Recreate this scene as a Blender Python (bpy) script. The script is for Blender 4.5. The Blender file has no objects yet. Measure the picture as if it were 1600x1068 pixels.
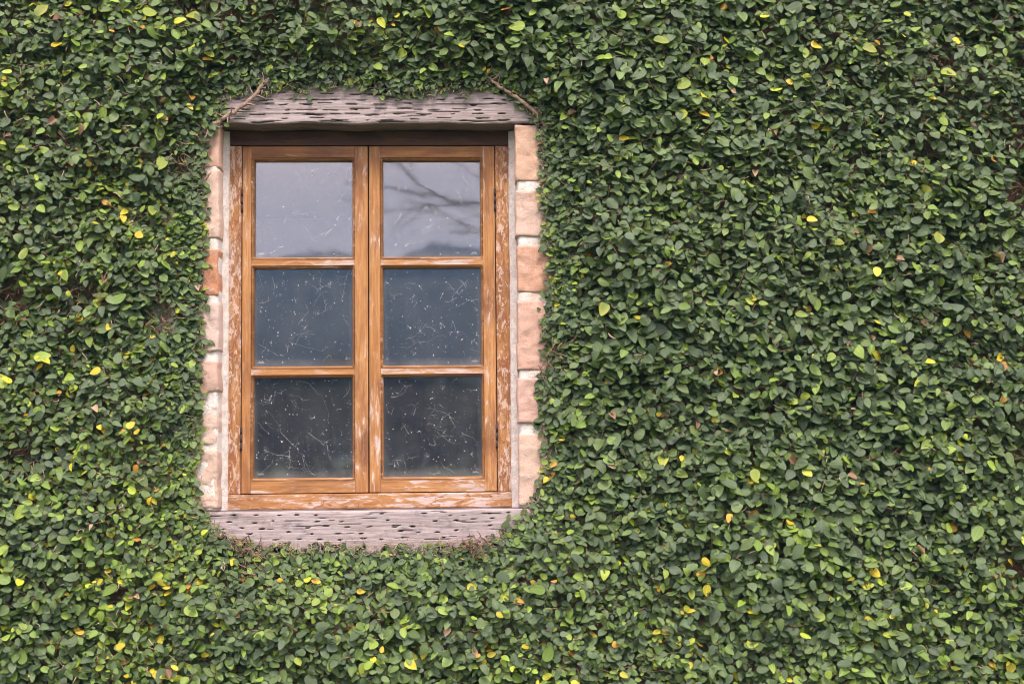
import bpy, bmesh, math, random
import numpy as np
from mathutils import Matrix, Vector, noise as mnoise

random.seed(7)
rng = np.random.default_rng(11)
SC = bpy.context.scene
COL = SC.collection
rad = math.radians

# ------------------------------------------------------------------ camera
cam_data = bpy.data.cameras.new("camera")
cam_data.lens = 50.0
cam_data.sensor_width = 36.0
cam_data.clip_start = 0.05
cam_data.clip_end = 6000.0
cam = bpy.data.objects.new("camera", cam_data)
COL.objects.link(cam)
ROT = Matrix.Rotation(rad(-2.2), 4, 'Z') @ Matrix.Rotation(rad(94.0), 4, 'X') @ Matrix.Rotation(rad(-0.52), 4, 'Z')
cam.matrix_world = Matrix.Translation((-0.1361, -3.5437, 1.6020)) @ ROT
SC.camera = cam

# ------------------------------------------------------------------ sky, sun, exposure
SUN_EL, SUN_AZ = rad(57), rad(8)          # azimuth measured from straight in front of the wall (-Y), towards -X
world = bpy.data.worlds.new("World")
SC.world = world
world.use_nodes = True
wn, wl = world.node_tree.nodes, world.node_tree.links
wn.clear()
w_out = wn.new('ShaderNodeOutputWorld')
w_bg = wn.new('ShaderNodeBackground')
w_bg.inputs['Strength'].default_value = 0.12
w_sky = wn.new('ShaderNodeTexSky')
w_sky.sky_type = 'NISHITA'
w_sky.sun_disc = False
w_sky.sun_elevation = SUN_EL
w_sky.sun_rotation = rad(180) + SUN_AZ * -1
w_sky.dust_density = 2.0
w_tc = wn.new('ShaderNodeTexCoord')
w_map = wn.new('ShaderNodeMapping')
w_map.inputs['Scale'].default_value = (2.2, 2.2, 11.0)
w_map.inputs['Location'].default_value = (0.3, 0.9, 0.25)
w_noise = wn.new('ShaderNodeTexNoise')
w_noise.inputs['Scale'].default_value = 1.3
w_noise.inputs['Detail'].default_value = 5.0
w_noise.inputs['Roughness'].default_value = 0.5
w_ramp = wn.new('ShaderNodeValToRGB')
w_ramp.color_ramp.elements[0].position = 0.36
w_ramp.color_ramp.elements[0].color = (8.8, 7.7, 7.8, 1)
w_ramp.color_ramp.elements[1].position = 0.62
w_ramp.color_ramp.elements[1].color = (13.8, 11.3, 10.6, 1)
w_mix = wn.new('ShaderNodeMixRGB')
w_mix.inputs['Fac'].default_value = 0.90
wl.new(w_tc.outputs['Generated'], w_map.inputs['Vector'])
wl.new(w_map.outputs['Vector'], w_noise.inputs['Vector'])
wl.new(w_noise.outputs['Fac'], w_ramp.inputs['Fac'])
wl.new(w_sky.outputs['Color'], w_mix.inputs['Color1'])
wl.new(w_ramp.outputs['Color'], w_mix.inputs['Color2'])
wl.new(w_mix.outputs['Color'], w_bg.inputs['Color'])
wl.new(w_bg.outputs['Background'], w_out.inputs['Surface'])

sun_data = bpy.data.lights.new("sun", 'SUN')
sun_data.energy = 1.5
sun_data.angle = rad(16)
sun_data.color = (1.0, 0.95, 0.88)
sun = bpy.data.objects.new("sun", sun_data)
COL.objects.link(sun)
sun_dir = Vector((math.sin(SUN_AZ) * math.cos(SUN_EL), -math.cos(SUN_AZ) * math.cos(SUN_EL), math.sin(SUN_EL)))
sun.rotation_euler = sun_dir.to_track_quat('Z', 'Y').to_euler()
sun.location = sun_dir * 40

SC.render.engine = 'CYCLES'
SC.view_settings.view_transform = 'Standard'
SC.view_settings.look = 'None'
SC.view_settings.gamma = 1.0
SC.view_settings.use_curve_mapping = False
SC.view_settings.exposure = 1.44
SC.cycles.max_bounces = 6
SC.cycles.transparent_max_bounces = 8
SC.cycles.use_denoising = True
SC.cycles.filter_width = 1.05

# ------------------------------------------------------------------ small helpers
def tag(o, label=None, category=None, group=None, kind=None):
    for k, v in (('label', label), ('category', category), ('group', group), ('kind', kind)):
        if v:
            o[k] = v
    return o

def link(name, mesh, parent=None, loc=None):
    o = bpy.data.objects.new(name, mesh)
    COL.objects.link(o)
    if parent is not None:
        o.parent = parent
        # all meshes are modelled in world metres; undo the parents' offsets
        off = Vector((0, 0, 0))
        p = parent
        while p is not None:
            off += p.location
            p = p.parent
        o.location = (Vector(loc) if loc is not None else Vector((0, 0, 0))) - off
    elif loc is not None:
        o.location = loc
    return o

def mesh_np(name, verts, faces, mat=None, smooth=False):
    me = bpy.data.meshes.new(name)
    me.from_pydata([tuple(v) for v in verts], [], [tuple(f) for f in faces])
    if mat:
        me.materials.append(mat)
    if smooth:
        me.polygons.foreach_set('use_smooth', [True] * len(me.polygons))
    me.update()
    return me

def rounded_box(name, x0, x1, y0, y1, z0, z1, mat, bevel=0.0015, segments=2):
    bm = bmesh.new()
    bmesh.ops.create_cube(bm, size=1.0)
    for v in bm.verts:
        v.co = Vector(((x0 + x1) / 2 + v.co.x * (x1 - x0), (y0 + y1) / 2 + v.co.y * (y1 - y0), (z0 + z1) / 2 + v.co.z * (z1 - z0)))
    if bevel:
        bmesh.ops.bevel(bm, geom=bm.edges[:], offset=bevel, segments=segments, affect='EDGES', profile=0.6)
    me = bpy.data.meshes.new(name)
    bm.to_mesh(me)
    bm.free()
    me.materials.append(mat)
    return me

class Tubes:
    """Many tapering tubes in one mesh."""
    def __init__(self, sides=3):
        self.v, self.f, self.s = [], [], sides
    def add(self, pts, r0, r1=None, knob=0.0):
        r1 = r0 if r1 is None else r1
        pts = [Vector(p) for p in pts]
        n, s, b = len(pts), self.s, len(self.v)
        up = None
        for i, p in enumerate(pts):
            d = (pts[min(i + 1, n - 1)] - pts[max(i - 1, 0)])
            if d.length < 1e-9:
                d = Vector((0, 0, 1))
            d.normalize()
            if up is None:
                up = d.orthogonal().normalized()
            up = (up - d * up.dot(d))
            up = up.normalized() if up.length > 1e-6 else d.orthogonal().normalized()
            w = d.cross(up)
            r = r0 + (r1 - r0) * i / max(1, n - 1)
            if knob:
                r *= 1 + random.uniform(-knob, knob)
            for k in range(s):
                a = 2 * math.pi * k / s
                self.v.append(p + (up * math.cos(a) + w * math.sin(a)) * r)
        for i in range(n - 1):
            for k in range(s):
                self.f.append((b + i * s + k, b + i * s + (k + 1) % s, b + (i + 1) * s + (k + 1) % s, b + (i + 1) * s + k))
        self.f.append(tuple(b + k for k in range(s))[::-1])
        self.f.append(tuple(b + (n - 1) * s + k for k in range(s)))
    def mesh(self, name, mat, smooth=True):
        return mesh_np(name, self.v, self.f, mat, smooth)

class Grid2D:
    """Smooth value noise in the plane, 0..1."""
    def __init__(self, seed, cell, x0=-3, z0=-0.5, w=6.5, h=5):
        r = np.random.default_rng(seed)
        self.c, self.x0, self.z0 = cell, x0, z0
        self.g = r.random((int(h / cell) + 4, int(w / cell) + 4))
    def __call__(self, x, z):
        u, v = (np.asarray(x) - self.x0) / self.c, (np.asarray(z) - self.z0) / self.c
        u = np.clip(u, 0, self.g.shape[1] - 2.001)
        v = np.clip(v, 0, self.g.shape[0] - 2.001)
        i, j = u.astype(int), v.astype(int)
        a, b = u - i, v - j
        a, b = a * a * (3 - 2 * a), b * b * (3 - 2 * b)
        g = self.g
        return (g[j, i] * (1 - a) + g[j, i + 1] * a) * (1 - b) + (g[j + 1, i] * (1 - a) + g[j + 1, i + 1] * a) * b

# ------------------------------------------------------------------ materials
class NT:
    def __init__(self, name):
        self.m = bpy.data.materials.new(name)
        self.m.use_nodes = True
        self.t = self.m.node_tree
        self.t.nodes.clear()
        self.out = self.t.nodes.new('ShaderNodeOutputMaterial')
    def n(self, typ, **kw):
        nd = self.t.nodes.new('ShaderNode' + typ)
        for k, v in kw.items():
            if k.startswith('_'):
                setattr(nd, k[1:], v)
            else:
                self.set(nd.inputs[k.replace('__', ' ')], v)
        return nd
    def set(self, sock, v):
        if hasattr(v, 'is_output'):
            self.t.links.new(v, sock)
        elif isinstance(v, (tuple, list)) and sock.type == 'RGBA' and len(v) == 3:
            sock.default_value = (*v, 1)
        else:
            sock.default_value = v
    def noise(self, vec, scale, detail=4, rough=0.55, dist=0.0):
        return self.n('TexNoise', Vector=vec, Scale=scale, Detail=detail, Roughness=rough, Distortion=dist).outputs['Fac']
    def mapped(self, vec, scale=(1, 1, 1), loc=(0, 0, 0)):
        return self.n('Mapping', Vector=vec, Scale=scale, Location=loc).outputs['Vector']
    def ramp(self, fac, *stops):
        nd = self.n('ValToRGB', Fac=fac)
        e = nd.color_ramp.elements
        while len(e) < len(stops):
            e.new(0.5)
        for el, (p, c) in zip(e, stops):
            el.position = p
            el.color = (*c, 1) if isinstance(c, (tuple, list)) else (c, c, c, 1)
        return nd.outputs['Color']
    def mix(self, fac, a, b, typ='MIX'):
        nd = self.n('MixRGB', _blend_type=typ)
        self.set(nd.inputs[0], fac); self.set(nd.inputs[1], a); self.set(nd.inputs[2], b)
        return nd.outputs['Color']
    def math(self, op, a, b=0.0, clamp=False):
        nd = self.n('Math', _operation=op, _use_clamp=clamp)
        self.set(nd.inputs[0], a); self.set(nd.inputs[1], b)
        return nd.outputs['Value']
    def bump(self, h, strength=0.3, dist=0.002):
        return self.n('Bump', Height=h, Strength=strength, Distance=dist).outputs['Normal']
    def done(self, shader):
        self.t.links.new(shader, self.out.inputs['Surface'])
        return self.m

def object_coords(t):
    tc = t.n('TexCoord').outputs['Object']
    rnd = t.n('ObjectInfo').outputs['Random']
    return t.n('VectorMath', _operation='ADD').inputs, tc, rnd

def shifted(t, amount=9.0):
    tc = t.n('TexCoord').outputs['Object']
    rnd = t.n('ObjectInfo').outputs['Random']
    k = t.math('MULTIPLY', rnd, amount)
    comb = t.n('CombineXYZ', X=k, Y=k, Z=k).outputs['Vector']
    add = t.n('VectorMath', _operation='ADD')
    t.set(add.inputs[0], tc); t.set(add.inputs[1], comb)
    return add.outputs['Vector']

def varnished_wood(name, along, wear=0.5, dark=0.35, tone=1.0, flake=0.0):
    """Old orange varnish on softwood, rubbed to pale bare wood in patches. along = 'X' or 'Z'."""
    t = NT(name)
    v = shifted(t)
    g = (1, 1, 0.045) if along == 'Z' else (0.045, 1, 1)
    p = (1, 1, 0.20) if along == 'Z' else (0.20, 1, 1)
    q = (1, 1, 0.42) if along == 'Z' else (0.42, 1, 1)
    grain = t.noise(t.mapped(v, g), 230, 7, 0.62, 0.4)
    grain2 = t.noise(t.mapped(v, g), 60, 3, 0.5, 0.8)
    gcol = t.ramp(grain, (0.3, (0.25 * tone, 0.105 * tone, 0.034 * tone)), (0.52, (0.40 * tone, 0.188 * tone, 0.064 * tone)), (0.75, (0.51 * tone, 0.275 * tone, 0.115 * tone)))
    gcol = t.mix(t.math('MULTIPLY', t.ramp(grain2, (0.42, 0.0), (0.66, 1.0)), 0.7), gcol, (0.30 * tone, 0.115 * tone, 0.035 * tone))
    stain = t.ramp(t.noise(t.mapped(v, q), 13, 4, 0.6, 0.3), (0.62 - 0.35 * dark, 0.0), (0.86 - 0.35 * dark, 1.0))
    col = t.mix(t.math('MULTIPLY', stain, 0.8), gcol, (0.135 * tone, 0.052 * tone, 0.030 * tone))
    worn = t.noise(t.mapped(v, p), 74, 8, 0.68, 0.6)
    big = t.noise(t.mapped(v, q), 7, 2, 0.5)
    wsum = t.math('ADD', t.math('MULTIPLY', worn, 0.68), t.math('MULTIPLY', big, 0.32))
    lo = 0.66 - 0.20 * wear
    peel = t.ramp(wsum, (lo, 0.0), (lo + 0.035, 1.0))
    half = t.ramp(wsum, (lo - 0.07, 0.0), (lo + 0.01, 1.0))
    col = t.mix(t.math('MULTIPLY', half, 0.42), col, (0.58, 0.33, 0.17))
    bare = t.mix(t.ramp(grain, (0.35, 0.0), (0.7, 1.0)), (0.44, 0.31, 0.26), (0.66, 0.53, 0.48))
    col = t.mix(peel, col, bare)
    if flake:
        fl = t.noise(t.mapped(v, q), 58, 6, 0.65, 1.2)
        fm = t.ramp(fl, (0.60 - 0.12 * flake, 0.0), (0.635 - 0.12 * flake, 1.0))
        col = t.mix(t.math('MULTIPLY', fm, 0.85), col, (0.26, 0.095, 0.035))
        fp = t.ramp(t.noise(t.mapped(v, q, (3.1, 0.7, 1.9)), 95, 6, 0.7, 1.0), (0.62 - 0.10 * flake, 0.0), (0.65 - 0.10 * flake, 1.0))
        col = t.mix(t.math('MULTIPLY', fp, 0.8), col, (0.60, 0.44, 0.36))
    dust = t.noise(v, 900, 2, 0.6)
    col = t.mix(t.ramp(dust, (0.6, 0.0), (0.85, 0.35)), col, (0.66, 0.55, 0.48))
    h = t.math('SUBTRACT', t.math('MULTIPLY', grain, 0.5), t.math('MULTIPLY', peel, 0.6))
    rough = t.math('ADD', t.math('MULTIPLY', peel, 0.28), 0.58)
    b = t.n('BsdfPrincipled', Base__Color=col, Roughness=rough, Normal=t.bump(h, 0.5, 0.0014))
    b.inputs['Specular IOR Level'].default_value = 0.25
    return t.done(b.outputs['BSDF'])

def weathered_timber():
    t = NT("weathered_timber")
    v = t.n('TexCoord').outputs['Object']
    fine = t.noise(t.mapped(v, (0.05, 1, 1)), 330, 8, 0.7, 0.6)
    broad = t.noise(t.mapped(v, (0.14, 1, 1)), 34, 5, 0.6, 0.8)
    col = t.ramp(fine, (0.30, (0.175, 0.138, 0.130)), (0.5, (0.36, 0.295, 0.288)), (0.72, (0.52, 0.445, 0.435)))
    col = t.mix(t.ramp(broad, (0.42, 0.0), (0.72, 0.7)), col, (0.25, 0.195, 0.175))
    blot = t.noise(t.mapped(v, (0.5, 1, 1)), 24, 6, 0.7, 0.4)
    col = t.mix(t.ramp(blot, (0.56, 0.0), (0.70, 0.8)), col, (0.095, 0.080, 0.082))
    pale = t.noise(v, 120, 6, 0.7)
    col = t.mix(t.ramp(pale, (0.58, 0.0), (0.72, 0.5)), col, (0.64, 0.55, 0.52))
    col = t.mix(1.0, col, t.n('ObjectInfo').outputs['Color'], 'MULTIPLY')
    ck = t.n('Attribute', _attribute_name='crack_shade').outputs['Fac']
    col = t.mix(t.math('MULTIPLY', ck, 0.85), col, (0.05, 0.036, 0.034))  # dirt in the cracks, plus shade painted on the beam's underside
    b = t.n('BsdfPrincipled', Base__Color=col, Roughness=0.86, Normal=t.bump(t.math('ADD', fine, t.math('MULTIPLY', blot, 0.4)), 0.6, 0.002))
    b.inputs['Specular IOR Level'].default_value = 0.2
    return t.done(b.outputs['BSDF'])

def brick_clay():
    t = NT("brick_clay")
    v = shifted(t, 5.0)
    base = t.n('ObjectInfo').outputs['Color']
    mott = t.noise(v, 62, 9, 0.72, 0.5)
    pit = t.noise(v, 240, 6, 0.75)
    grit = t.noise(v, 700, 4, 0.75)
    base = t.mix(1.0, base, t.ramp(grit, (0.3, 0.72), (0.7, 1.3)), 'MULTIPLY')
    col = t.mix(t.ramp(mott, (0.40, 0.0), (0.75, 0.5)), base, (0.80, 0.61, 0.50))
    lime = t.noise(v, 24, 6, 0.7, 0.9)
    col = t.mix(t.ramp(lime, (0.60, 0.0), (0.70, 0.55)), col, (0.83, 0.74, 0.67))
    red = t.noise(v, 30, 5, 0.6)
    col = t.mix(t.ramp(red, (0.60, 0.0), (0.74, 0.55)), col, (0.50, 0.235, 0.14))
    dark = t.ramp(pit, (0.32, 1.0), (0.40, 0.0))
    col = t.mix(t.math('MULTIPLY', dark, 0.7), col, (0.12, 0.075, 0.06))
    h = t.math('ADD', t.math('MULTIPLY', mott, 0.6), t.math('ADD', t.math('MULTIPLY', pit, 0.6), t.math('MULTIPLY', grit, 0.4)))
    b = t.n('BsdfPrincipled', Base__Color=col, Roughness=0.92, Normal=t.bump(h, 1.0, 0.006))
    b.inputs['Specular IOR Level'].default_value = 0.15
    return t.done(b.outputs['BSDF'])

def lime_mortar():
    t = NT("lime_mortar")
    v = t.n('TexCoord').outputs['Object']
    a = t.noise(v, 90, 8, 0.72, 0.4)
    s = t.noise(v, 260, 5, 0.7)
    col = t.ramp(a, (0.3, (0.62, 0.51, 0.44)), (0.5, (0.79, 0.71, 0.65)), (0.7, (0.86, 0.81, 0.77)))
    col = t.mix(t.ramp(s, (0.30, 0.85), (0.38, 0.0)), col, (0.13, 0.085, 0.075))
    tan = t.noise(v, 17, 4, 0.6)
    col = t.mix(t.ramp(tan, (0.52, 0.0), (0.68, 0.6)), col, (0.66, 0.47, 0.35))
    b = t.n('BsdfPrincipled', Base__Color=col, Roughness=0.95, Normal=t.bump(t.math('ADD', a, s), 0.9, 0.004))
    b.inputs['Specular IOR Level'].default_value = 0.1
    return t.done(b.outputs['BSDF'])

def wall_masonry():
    t = NT("old_brickwork")
    v = t.n('TexCoord').outputs['Object']
    xz = t.n('SeparateXYZ', Vector=v)
    uv = t.n('CombineXYZ', X=xz.outputs['X'], Y=xz.outputs['Z']).outputs['Vector']
    bt = t.n('TexBrick', Vector=uv, Color1=(0.42, 0.20, 0.12), Color2=(0.52, 0.33, 0.22), Mortar=(0.50, 0.42, 0.35), Scale=1.0)
    bt.inputs['Mortar Size'].default_value = 0.007
    bt.inputs['Brick Width'].default_value = 0.235
    bt.inputs['Row Height'].default_value = 0.118
    dirt = t.noise(v, 9, 6, 0.65)
    col = t.mix(t.ramp(dirt, (0.35, 0.1), (0.65, 0.75)), bt.outputs['Color'], (0.16, 0.105, 0.075))
    h = t.math('SUBTRACT', t.noise(v, 120, 5, 0.7), bt.outputs['Fac'])
    b = t.n('BsdfPrincipled', Base__Color=col, Roughness=0.95, Normal=t.bump(h, 0.7, 0.006))
    return t.done(b.outputs['BSDF'])

def window_glass():
    t = NT("dusty_window_glass")
    v = t.n('TexCoord').outputs['Object']
    wob = t.noise(shifted(t, 3.0), 9, 2, 0.5)
    nrm = t.bump(wob, 0.10, 0.0015)
    gl = t.n('BsdfGlossy', Color=(1.0, 0.925, 0.885), Roughness=0.030, Normal=nrm)
    tr = t.n('BsdfTransparent', Color=(0.80, 0.86, 0.88))
    fres = t.n('Fresnel', IOR=1.95, Normal=nrm).outputs['Fac']
    mix = t.n('MixShader')
    t.set(mix.inputs[0], t.math('MULTIPLY', fres, 1.55, True))
    t.t.links.new(tr.outputs[0], mix.inputs[1]); t.t.links.new(gl.outputs[0], mix.inputs[2])
    streak = t.noise(t.mapped(v, (1, 1, 0.06)), 190, 5, 0.7)
    cloud = t.noise(v, 14, 5, 0.6)
    speck = t.ramp(t.noise(v, 520, 3, 0.7), (0.68, 0.0), (0.76, 1.0))
    dust = t.math('MULTIPLY', t.ramp(streak, (0.35, 0.45), (0.75, 0.9)), t.ramp(cloud, (0.35, 0.5), (0.7, 1.0)))
    gen = t.n('SeparateXYZ', Vector=t.n('TexCoord').outputs['Generated'])
    lo = t.ramp(gen.outputs['Z'], (0.0, 1.0), (0.10, 0.0))
    rim = t.ramp(t.math('ABSOLUTE', t.math('SUBTRACT', gen.outputs['X'], 0.5)), (0.44, 0.0), (0.5, 1.0))
    grime = t.math('MULTIPLY', t.math('ADD', lo, t.math('MULTIPLY', rim, 0.6)), t.ramp(cloud, (0.3, 0.3), (0.7, 1.0)))
    dust = t.math('ADD', dust, t.math('MULTIPLY', grime, 1.8))
    fac = t.math('ADD', t.math('MULTIPLY', dust, 0.085), t.math('MULTIPLY', speck, 0.10), True)
    df = t.n('BsdfDiffuse', Color=(0.72, 0.70, 0.68))
    mix2 = t.n('MixShader')
    t.set(mix2.inputs[0], fac)
    t.t.links.new(mix.outputs[0], mix2.inputs[1]); t.t.links.new(df.outputs[0], mix2.inputs[2])
    return t.done(mix2.outputs[0])

def leaf_material():
    t = NT("fig_leaf")
    col = t.n('Attribute', _attribute_name='Col').outputs['Color']
    uv = t.n('SeparateXYZ', Vector=t.n('UVMap', _uv_map='UVMap').outputs['UV'])
    u, w = uv.outputs['X'], uv.outputs['Y']
    rib = t.ramp(t.math('ABSOLUTE', u), (0.0, 1.0), (0.10, 0.0))
    side = t.math('SINE', t.math('MULTIPLY', t.math('SUBTRACT', w, t.math('MULTIPLY', t.math('ABSOLUTE', u), 0.35)), 48.0))
    v = t.n('TexCoord').outputs['Object']
    blot = t.noise(v, 75, 4, 0.65)
    c = t.mix(t.ramp(blot, (0.35, 0.0), (0.75, 0.30)), col, t.mix(1.0, col, (1.5, 1.35, 1.0), 'MULTIPLY'))
    c = t.mix(t.math('MULTIPLY', rib, 0.35), c, t.mix(1.0, c, (2.1, 1.9, 1.6), 'MULTIPLY'))
    spot = t.ramp(t.noise(v, 330, 2, 0.5), (0.74, 0.0), (0.80, 0.6))
    c = t.mix(spot, c, (0.36, 0.30, 0.20))
    back = t.n('NewGeometry').outputs['Backfacing']
    c = t.mix(t.math('MULTIPLY', back, 0.55), c, t.mix(0.5, c, (0.26, 0.34, 0.16)))
    nrm = t.bump(t.math('ADD', t.math('MULTIPLY', side, 0.35), t.math('MULTIPLY', blot, 1.2)), 0.35, 0.0012)
    rough = t.ramp(blot, (0.3, 0.42), (0.7, 0.62))
    b = t.n('BsdfPrincipled', Base__Color=c, Roughness=rough, Normal=nrm)
    b.inputs['Specular IOR Level'].default_value = 0.55
    tr = t.n('BsdfTranslucent', Color=t.mix(1.0, c, (1.5, 1.6, 0.6), 'MULTIPLY'))
    m = t.n('MixShader')
    m.inputs[0].default_value = 0.22
    t.t.links.new(b.outputs[0], m.inputs[1]); t.t.links.new(tr.outputs[0], m.inputs[2])
    return t.done(m.outputs[0])

def plain(name, c1, c2, scale=40, rough=0.85, stretch=(1, 1, 1), bump=0.5):
    t = NT(name)
    v = t.n('TexCoord').outputs['Object']
    f = t.noise(t.mapped(v, stretch), scale, 6, 0.65, 0.3)
    b = t.n('BsdfPrincipled', Base__Color=t.ramp(f, (0.32, c1), (0.68, c2)), Roughness=rough, Normal=t.bump(f, bump, 0.003))
    b.inputs['Specular IOR Level'].default_value = 0.2
    return t.done(b.outputs['BSDF'])

M_LEAF = leaf_material()
M_TWIG = plain("fig_twig_bark", (0.15, 0.075, 0.045), (0.40, 0.24, 0.16), 160)
M_STEM = plain("fig_stem_bark", (0.20, 0.125, 0.09), (0.46, 0.32, 0.25), 90, 0.9, (1, 1, 1), 0.9)
M_DRY = plain("dry_rootlet", (0.30, 0.18, 0.12), (0.58, 0.42, 0.33), 120)
M_TIMBER = weathered_timber()
M_BRICK = brick_clay()
M_MORTAR = lime_mortar()
M_WALL = wall_masonry()
M_GLASS = window_glass()
M_WEB = plain("cobweb_dust", (0.66, 0.64, 0.62), (0.86, 0.85, 0.84), 300, 0.95)
M_IRON = plain("rusted_iron", (0.035, 0.025, 0.022), (0.10, 0.06, 0.045), 200, 0.7)
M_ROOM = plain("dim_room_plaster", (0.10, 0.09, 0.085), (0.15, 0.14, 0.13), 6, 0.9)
M_JAMB = varnished_wood("varnish_jamb", 'Z', 0.58, 0.50, 1.0, 0.75)
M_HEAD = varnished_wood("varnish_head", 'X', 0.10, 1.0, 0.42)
M_CILL = varnished_wood("varnish_frame_foot", 'X', 0.80, 0.30, 1.0, 0.25)
M_STILE = varnished_wood("varnish_stile", 'Z', 0.53, 0.45, 1.12)
M_RAIL_TOP = varnished_wood("varnish_top_rail", 'X', 0.30, 0.62, 1.08)
M_RAIL_FOOT = varnished_wood("varnish_bottom_rail", 'X', 0.76, 0.22)
M_BAR = varnished_wood("varnish_glazing_bar", 'X', 0.70, 0.12, 1.1)
M_BEAD = varnished_wood("varnish_bead", 'X', 0.40, 0.45, 0.78)
M_GRASS = plain("mown_grass", (0.030, 0.050, 0.014), (0.075, 0.10, 0.030), 3, 0.95)
M_HILL = plain("forested_hill", (0.020, 0.034, 0.026), (0.045, 0.065, 0.055), 0.06, 0.95)
M_SCRUB = plain("dark_scrub", (0.022, 0.034, 0.018), (0.05, 0.065, 0.034), 0.6, 0.9)
M_BARK = plain("grey_bark", (0.06, 0.05, 0.045), (0.14, 0.12, 0.10), 14, 0.9)

# ------------------------------------------------------------------ the setting
def build_ground_and_hills():
    g = mesh_np("ground", [(-1500, -3000, 0), (1500, -3000, 0), (1500, 1500, 0), (-1500, 1500, 0)], [(0, 1, 2, 3)], M_GRASS)
    tag(link("ground", g), kind='structure')
    # a wooded ridge far in front of the wall: it shows mirrored in the panes
    ctrl = [(-900, 55), (-400, 44), (-160, 30), (-70, 24), (-42.5, 34.6), (-33, 39.4), (-22, 40.8), (-13, 38.2), (-8, 39.8), (5, 41.2), (25, 45), (60, 60), (140, 52), (400, 66), (900, 50)]
    xs = np.unique(np.concatenate([np.linspace(-900, 900, 241), np.linspace(-80, 60, 141)]))
    top = np.interp(xs, [c[0] for c in ctrl], [c[1] for c in ctrl])
    top = top + np.array([mnoise.fractal(Vector((x * 0.35, 3.1, 0)), 0.8, 2.0, 4) for x in xs]) * 0.9
    rows = 14
    V, F = [], []
    for j in range(rows + 1):
        s = j / rows
        for x, tp in zip(xs, top):
            z = tp * math.sin(s * math.pi / 2) ** 1.1
            y = -150 - 146 * s - 0.00012 * x * x
            z += 1.2 * mnoise.noise(Vector((x * 0.09, y * 0.09, 0))) * (s > 0) * (s < 1)
            V.append((x, y, z - (0.5 if j == 0 else 0)))
    n = len(xs)
    for j in range(rows + 1 - 1):
        for i in range(n - 1):
            F.append((j * n + i, j * n + i + 1, (j + 1) * n + i + 1, (j + 1) * n + i))
    b = len(V)
    for x, tp in zip(xs, top):
        V.append((x, -520 - 0.00012 * x * x, -0.5))
    for i in range(n - 1):
        F.append((rows * n + i, rows * n + i + 1, b + i + 1, b + i))
    tag(link("hill", mesh_np("hill", V, F, M_HILL, True)), kind='structure')

def build_treeline():
    """A low belt of far trees and scrub in front of the ridge."""
    r = np.random.default_rng(91)
    n = 9000
    x = r.uniform(-70, 70, n)
    crown = 3.2 + 1.6 * Grid2D(14, 7.0, -75, -1, 150, 4)(x, np.zeros(n)) + 1.0 * Grid2D(15, 2.2, -75, -1, 150, 4)(x, np.zeros(n))
    y = -62 + r.normal(0, 1.6, n)
    z = crown * np.sqrt(r.random(n))
    V, F = [], []
    for i in range(n):
        a = r.normal(0, 0.42, (4, 3))
        b = len(V)
        V += [(x[i] + q[0], y[i] + q[1], max(0.0, z[i] + q[2])) for q in a]
        F += [(b, b + 1, b + 2), (b, b + 2, b + 3), (b + 1, b + 2, b + 3)]
    tag(link("treeline", mesh_np("treeline", V, F, M_SCRUB)), kind='stuff')

def build_haze():
    bm = bmesh.new()
    bmesh.ops.create_cube(bm, size=1.0)
    for v in bm.verts:
        v.co = Vector((v.co.x * 2400, -300 + v.co.y * 1400, 36.5 + v.co.z * 75))
    me = bpy.data.meshes.new("haze")
    bm.to_mesh(me); bm.free()
    t = NT("thin_haze")
    vol = t.n('VolumePrincipled', Color=(0.16, 0.43, 1.0), Density=0.0017)
    t.t.links.new(vol.outputs[0], t.out.inputs['Volume'])
    me.materials.append(t.m)
    tag(link("haze", me), kind='stuff')

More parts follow.
